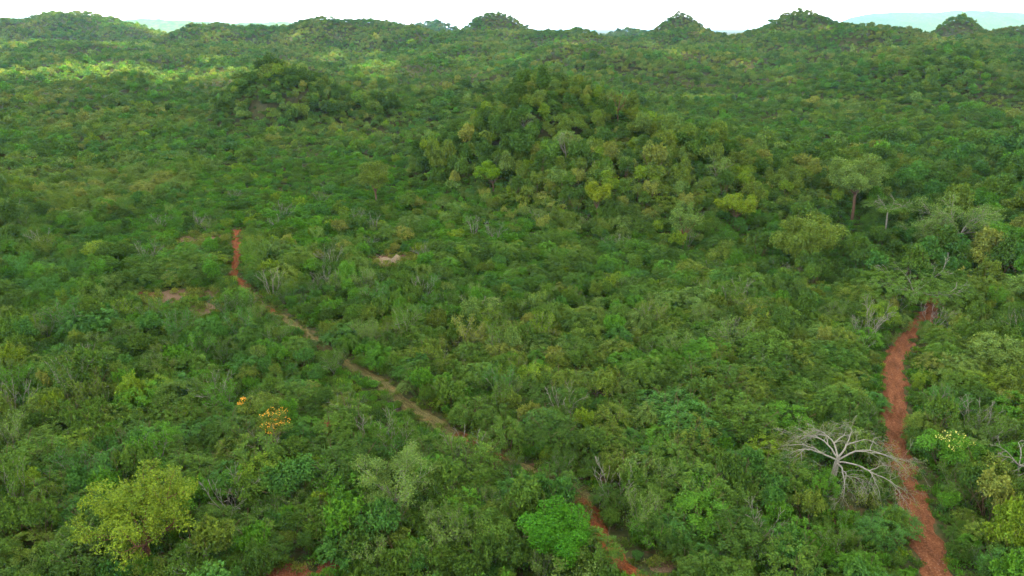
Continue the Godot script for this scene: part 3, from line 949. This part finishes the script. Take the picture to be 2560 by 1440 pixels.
func build_thicket() -> void:
	# near shapes: [crown, stems] per species
	var near := [[], [], [], [], [], []]
	for k in 4:
		near[0].append([crown({"rx": [1.25, 1.5, 1.05, 1.4][k], "ry": [1.0, 0.8, 1.35, 1.1][k], "y": [1.45, 1.2, 1.7, 1.3][k], "puffs": 44, "puff": 0.30, "leaves": 3300, "ll": 0.19, "lw": 0.115, "flat": 0.28, "droop": 0.1, "shoots": 26}), stems(6, 2.0, 0.045, 0.6)])
		near[1].append([fronds({"rx": 1.75, "ry": 1.5, "y": 1.3, "sprays": 120, "spray": [0.75, 0.95, 0.6, 0.85][k], "per": 24, "ll": 0.26, "lw": 0.075}), stems(5, 2.3, 0.05, 0.7)])
		near[4].append([crown({"rx": [1.7, 1.4, 1.9, 1.5][k], "ry": [1.6, 1.9, 1.3, 1.7][k], "y": 2.9, "puffs": 26, "puff": 0.55, "leaves": 2100, "ll": 0.34, "lw": 0.18, "flat": 0.3, "droop": 0.25, "shoots": 8}), stems(3, 3.4, 0.10, 0.25)])
	for k in 3:
		var tw := twiggy(7, 1.9, 0.5, 7)
		near[2].append([tw[1], tw[0]])
		near[5].append([null, twiggy(5, 2.3, 0.45, 0)[0]])
		near[3].append([crown({"rx": 1.25, "ry": 0.55, "y": 0.7, "puffs": 34, "puff": 0.26, "leaves": 2200, "ll": 0.2, "lw": 0.14, "flat": 0.35, "droop": 0.1, "shoots": 18}), stems(5, 0.8, 0.03, 1.0)])
	# simpler shapes for what stands farther off
	var mid := [[], [], [], [], []]
	for k in 4:
		mid[0].append(crown({"rx": 1.4, "ry": 0.95, "y": 1.5, "puffs": 24, "puff": 0.42, "leaves": 620, "ll": 0.40, "lw": 0.25, "flat": 0.3, "droop": 0.1, "shoots": 5}))
		mid[1].append(fronds({"rx": 1.9, "ry": 1.4, "y": 1.3, "sprays": 60, "spray": 0.9, "per": 11, "ll": 0.5, "lw": 0.16}))
		mid[4].append(crown({"rx": 1.7, "ry": 1.7, "y": 2.9, "puffs": 22, "puff": 0.6, "leaves": 620, "ll": 0.56, "lw": 0.32, "flat": 0.3, "droop": 0.35}))
	for k in 2:
		mid[2].append(crown({"rx": 1.5, "ry": 1.3, "y": 1.8, "puffs": 16, "puff": 0.5, "leaves": 330, "ll": 0.4, "lw": 0.13, "flat": 0.2, "droop": 0.0}))
		mid[3].append(crown({"rx": 1.35, "ry": 0.5, "y": 0.75, "puffs": 10, "puff": 0.5, "leaves": 380, "ll": 0.42, "lw": 0.3, "flat": 0.5, "droop": 0.2}))
	var far := []
	for k in 6:
		far.append(crown({"rx": 2.4, "ry": 2.0, "y": 3.0, "puffs": 10, "puff": 1.2, "leaves": 190, "ll": 1.1, "lw": 0.7, "flat": 0.4, "droop": 0.25}))
	var herbs := []
	for k in 3:
		herbs.append(crown({"rx": 0.9, "ry": 0.25, "y": 0.22, "puffs": 9, "puff": 0.3, "leaves": 240, "ll": 0.26, "lw": 0.09, "flat": 0.2, "droop": -0.4}))

	var picked := [[], [], [], [], [], []]     # plants near enough to stand as things
	var total := 0
	# rings of ever coarser spacing: from, to, spacing
	for band in [[36.0, 130.0, 1.85], [130.0, 240.0, 2.1], [240.0, 430.0, 2.7], [430.0, 1150.0, 3.8], [1150.0, 1900.0, 8.0]]:
		var g: float = band[2]
		var reach: float = band[1]
		var wide: float = reach * 0.86 + 14.0
		var nx := int(wide * 2.0 / g)
		var nz := int(reach / g)
		for iz in nz:
			var zc := -iz * g
			var half: float = 0.78 * -zc + 16.0
			for ix in nx:
				var x := -wide + ix * g + rng.randf_range(-0.46, 0.46) * g
				if absf(x) > half + 24.0:
					continue
				var z := zc + rng.randf_range(-0.46, 0.46) * g
				var d := sqrt(x * x + z * z)
				if d < band[0] or d >= reach:
					continue
				total += 1
				place_plant(x, z, d, near, mid, far, picked)
	print("plants ", total)
	# low herbs between the shrubs
	var step := 1.25
	for iz in int(150.0 / step):
		var zc := -34.0 - iz * step
		for ix in int(280.0 / step):
			var x := -140.0 + ix * step + rng.randf_range(-0.6, 0.6)
			if absf(x) > 0.78 * -zc + 10.0:
				continue
			var z := zc + rng.randf_range(-0.6, 0.6)
			var p := Vector2(x, z)
			var dt := line_distance(track, p)
			var dp := line_distance(path, p)
			if (dt < 1.1 and (dt > 0.25 or rng.randf() < 0.9)) or (dp < 0.7 and rng.randf() < (0.35 if z < -84.0 and z > -112.0 else 0.8)) or in_spot(bare_spots, p, 0.85) and rng.randf() < 0.55:
				continue
			var s := rng.randf_range(0.6, 1.3) * (0.55 if dp < 1.3 or dt < 2.0 else 1.0)
			put(herbs[rng.randi() % 3], Transform3D(Basis(Vector3.UP, rng.randf() * TAU).scaled(Vector3(s, s * rng.randf_range(0.7, 1.5), s)), Vector3(x, height(x, z) - 0.05, z)), tint_colour(4 if dp < 1.6 else (7 if rng.randf() < 0.6 else 4) if in_spot(bare_spots, p, 1.1) else pick_tint(x, z, 3)))
	stand_plants(picked, near)
	var root := Node3D.new()
	root.name = "forest"
	add_child(root)
	tag(root, "unbroken green scrub forest covering the plain and the hills behind", "forest", "", "stuff")
	for mesh in bins:
		var mm := MultiMesh.new()
		mm.transform_format = MultiMesh.TRANSFORM_3D
		mm.use_colors = true
		mm.mesh = mesh
		mm.instance_count = bins[mesh][0].size()
		for k in bins[mesh][0].size():
			mm.set_instance_transform(k, bins[mesh][0][k])
			mm.set_instance_color(k, bins[mesh][1][k])
		var o := MultiMeshInstance3D.new()
		o.name = "canopy"
		o.multimesh = mm
		o.material_override = mats.leaf
		o.set_meta("kind", "stuff")
		root.add_child(o, true)


func in_spot(list: Array, p: Vector2, grown: float) -> bool:
	for q in list:
		if p.distance_squared_to(Vector2(q[0], q[1])) < q[2] * q[2] * grown * grown:
			return true
	return false


func hides_open_ground(p: Vector2, dp: float) -> bool:
	# thin low growth in front of the clearings and along the near side of the footpath
	if dp < (5.4 if p.y > -81.0 else 3.0) and p.y < -56.0 and p.x < 4.0 and line_distance(path, p + p.normalized() * 1.6) < dp and not (p.y > -93.0 and p.y < -81.0):
		return true
	for q in bare_spots:
		var c := Vector2(q[0], q[1])
		var reach: float = 2.0 + c.length() * 0.045
		if Geometry2D.get_closest_point_to_segment(p, c, c - c.normalized() * reach).distance_to(p) < q[2]:
			return true
	return false


func place_plant(x: float, z: float, d: float, near: Array, mid: Array, far: Array, picked: Array) -> void:
	var p := Vector2(x, z)
	var dt := 99.0
	var dp := 99.0
	if d < 240.0:
		dt = line_distance(track, p)
		dp = line_distance(path, p)
		var overgrown := (z > -62.0 and z < -57.5) or (z > -92.0 and z < -80.5) or (z > -55.5 and z < -52.0)
		if overgrown and rng.randf() < 0.6:
			dp += 1.0
		if (z < -89.0 and z > -97.5 and rng.randf() < 0.65) or (z < -107.0 and z > -137.0):
			dt += 1.6
		if dt < (1.95 if z > -86.0 else 2.3) or dp < 1.25 or in_spot(bare_spots, p, 1.1) or in_spot(taken, p, 1.0):
			return
	var low := d < 240.0 and hides_open_ground(p, dp)
	if low and d > 90.0 and rng.randf() < (0.85 if p.distance_to(Vector2(-21.8, -125.5)) < 4.5 else 0.45 if p.x < -40.0 else 0.0):
		return
	var y := height(x, z)
	var above := y - plain(d)
	var turn := Basis(Vector3.UP, rng.randf() * TAU)
	var n := patch.get_noise_2d(x, z)
	var s := clampf(rng.randfn(0.86, 0.24) + 0.45 * n, 0.42, 1.7)
	var tint: int
	if d >= 560.0:
		tint = pick_tint(x, z, 0)
		var f := s * (0.66 if d < 1150.0 else 1.5) * (1.0 if rng.randf() < 0.93 else 1.35)
		put(far[rng.randi() % far.size()], Transform3D(turn.scaled(Vector3(f, f * rng.randf_range(0.8, 1.3), f)), Vector3(x, y - 0.3, z)), tint_colour(tint))
		return
	# which kind grows here
	var sp := 0
	var r := rng.randf()
	var tree_share := smooth(2.0, 6.0, above) * 0.72 + 0.10 * smooth(240.0, 420.0, d)
	var grove := x > 46.0 and z < -110.0 and z > -260.0 and d < 300.0
	if grove:
		tree_share += 0.5
	if rng.randf() < tree_share:
		sp = 4
	elif d < 250.0 and x > -90.0 and x < 5.0 and z < -132.0 and z > -240.0 and r < 0.8 + 0.8 * n:
		sp = 3
	else:
		var feather := 0.34 + 0.7 * patch.get_noise_2d(z + 300.0, x) + (0.22 if x > 12.0 and d < 150.0 else 0.0)
		sp = 1 if r < feather else 2 if rng.randf() < 0.24 else 3 if rng.randf() < 0.22 else 0
	if dt < 3.6 or dp < 2.4:
		s *= 0.75
	if low:
		sp = 3 if rng.randf() < 0.7 else 2
		s = rng.randf_range(0.4, 0.75)
	if d < 200.0 and not low and sp != 4 and rng.randf() < 0.013:
		sp = 5
		s = rng.randf_range(0.8, 1.3)
	tint = pick_tint(x, z, sp)
	if sp == 2 and rng.randf() < 0.25:
		tint = 5
	if low and p.x < -40.0 and rng.randf() < 0.6:
		tint = 7 if rng.randf() < 0.5 else 3
	if sp == 4 and rng.randf() < 0.7:
		var u := rng.randf_range(0.8, 1.4)
		put(mid[rng.randi() % 2][rng.randi() % 4], Transform3D(turn.scaled(Vector3(u, u, u)), Vector3(x + rng.randf_range(-1, 1), y - 0.3, z + rng.randf_range(-1, 1))), tint_colour(pick_tint(x, z, 0)))
	if sp == 4:
		s *= 0.96
	if grove and above < 3.0 and rng.randf() < 0.6:
		tint = 1 if rng.randf() < 0.5 else 6 if rng.randf() < 0.5 else 0
	if above > 3.0 and d < 420.0:
		r = rng.randf()
		if (x < 2.0 and d < 260.0 or d > 260.0) and rng.randf() < 0.35:
			r = 0.5
		tint = 4 if r < 0.40 else 1 if r < 0.62 else 5 if r < 0.72 else 0 if r < 0.86 else 3 if r < 0.94 else 7
	var t := Transform3D(turn.scaled(Vector3(s, s * rng.randf_range(0.8, 1.45) * (1.0 if low else 1.1), s)), Vector3(x, y - 0.05, z))
	if d < 240.0:
		var q := seen_at(Vector3(x, y + 1.4 * s, z))
		var inside := absf(q.x) < 0.885 and absf(q.y) < 0.50
		picked[sp].append({"d": d if inside else d + 9000.0, "t": t, "tint": tint, "s": s, "seen": q, "form": rng.randi() % near[sp].size()})
	else:
		put(mid[sp][rng.randi() % mid[sp].size()], t, tint_colour(tint))


const KIND_WORDS := ["leafy shrub", "feathery shrub", "thin twiggy shrub", "low spreading shrub", "slope tree", "leafless shrub"]
const GROUPS := ["leafy shrubs of the thicket", "feathery shrubs of the thicket", "thin twiggy shrubs of the thicket", "low spreading shrubs of the thicket", "trees on the near hill", "leafless shrubs in the thicket"]
# what the labels refer to: words, x, z
const MARKS := [["pale bare tree", 31.6, -58.4], ["yellow-green tree", -31.2, -47.2], ["round fresh green tree", 3.7, -47.4], ["orange-topped bush", -25.2, -64.4], ["cream-flowered bush", 43.6, -60.6], ["half dry tree", -10.6, -53.2],
	["domed grey-green tree", 52.2, -121.0], ["umbrella tree", 64.4, -107.0], ["pale-limbed tree", 87.4, -132.0], ["stick cone", -22.3, -128.0], ["brown dry clearing", -57.0, -109.0], ["footpath's grassy middle", -11.0, -72.0], ["footpath bend", -38.0, -103.0],
	["red track's middle", 47.0, -77.0], ["tall lone dark tree", -34.2, -174.0], ["bare brown forked tree", 13.2, -171.0], ["slim yellow tree", 18.2, -146.5], ["farthest brown clearing", -66.0, -142.7], ["leafless tan tree", 28.4, -193.0]]


func ordinal(n: int) -> String:
	var e: String = "th" if n % 100 > 10 and n % 100 < 14 else ["th", "st", "nd", "rd", "th", "th", "th", "th", "th", "th"][n % 10]
	return "nearest" if n == 1 else "%d%s nearest" % [n, e]


func stand_plants(picked: Array, near: Array) -> void:
	for sp in 6:
		picked[sp].sort_custom(func(a, b): return a.d < b.d)
		var groups := {}
		for k in picked[sp].size():
			var q: Dictionary = picked[sp][k]
			var form: Array = near[sp][q.form]
			if sp == 5 and (k >= 90 or q.d > 8000.0):
				continue
			if k >= 300 or q.d > 8000.0:
				put(form[0], q.t, tint_colour(q.tint))
				continue
			var o := base(SPECIES[sp], q.t.origin)
			o.basis = q.t.basis
			part("trunk" if sp == 4 else "stem", form[1], mats.grey_bark if sp == 2 else mats.grey_bark if sp == 5 else mats.brown_bark, o)
			if form[0]:
				part("crown", form[0], leaf_mats[q.tint], o)
			# its label: look, then place by the nearest landmark
			var best := 0
			var least := 1e9
			for j in MARKS.size():
				var dx: float = q.t.origin.x - MARKS[j][1]
				var dz: float = q.t.origin.z - MARKS[j][2]
				if dx * dx + dz * dz < least:
					least = dx * dx + dz * dz
					best = j
			var dx2: float = q.t.origin.x - MARKS[best][1]
			var dz2: float = q.t.origin.z - MARKS[best][2]
			var where := ("right of" if dx2 > 0 else "left of") if absf(dx2) > absf(dz2) else "behind" if dz2 < 0 else "in front of"
			var size := "large " if q.s > 1.25 else "small " if q.s < 0.82 else ""
			var key: String = size + ("pale grey" if sp == 5 else TINTS[q.tint][0]) + " " + KIND_WORDS[sp] + "|" + where + " the " + MARKS[best][0]
			if not groups.has(key):
				groups[key] = []
			groups[key].append([least, o])
			tag(o, "", "tree" if sp == 4 else "shrub", GROUPS[sp])
		for key in groups:
			groups[key].sort_custom(func(a, b): return a[0] < b[0])
			var w: PackedStringArray = key.split("|")
			for j in groups[key].size():
				groups[key][j][1].set_meta("label", w[0] + ", " + (ordinal(j + 1) + " such " if groups[key].size() > 1 else "") + w[1])
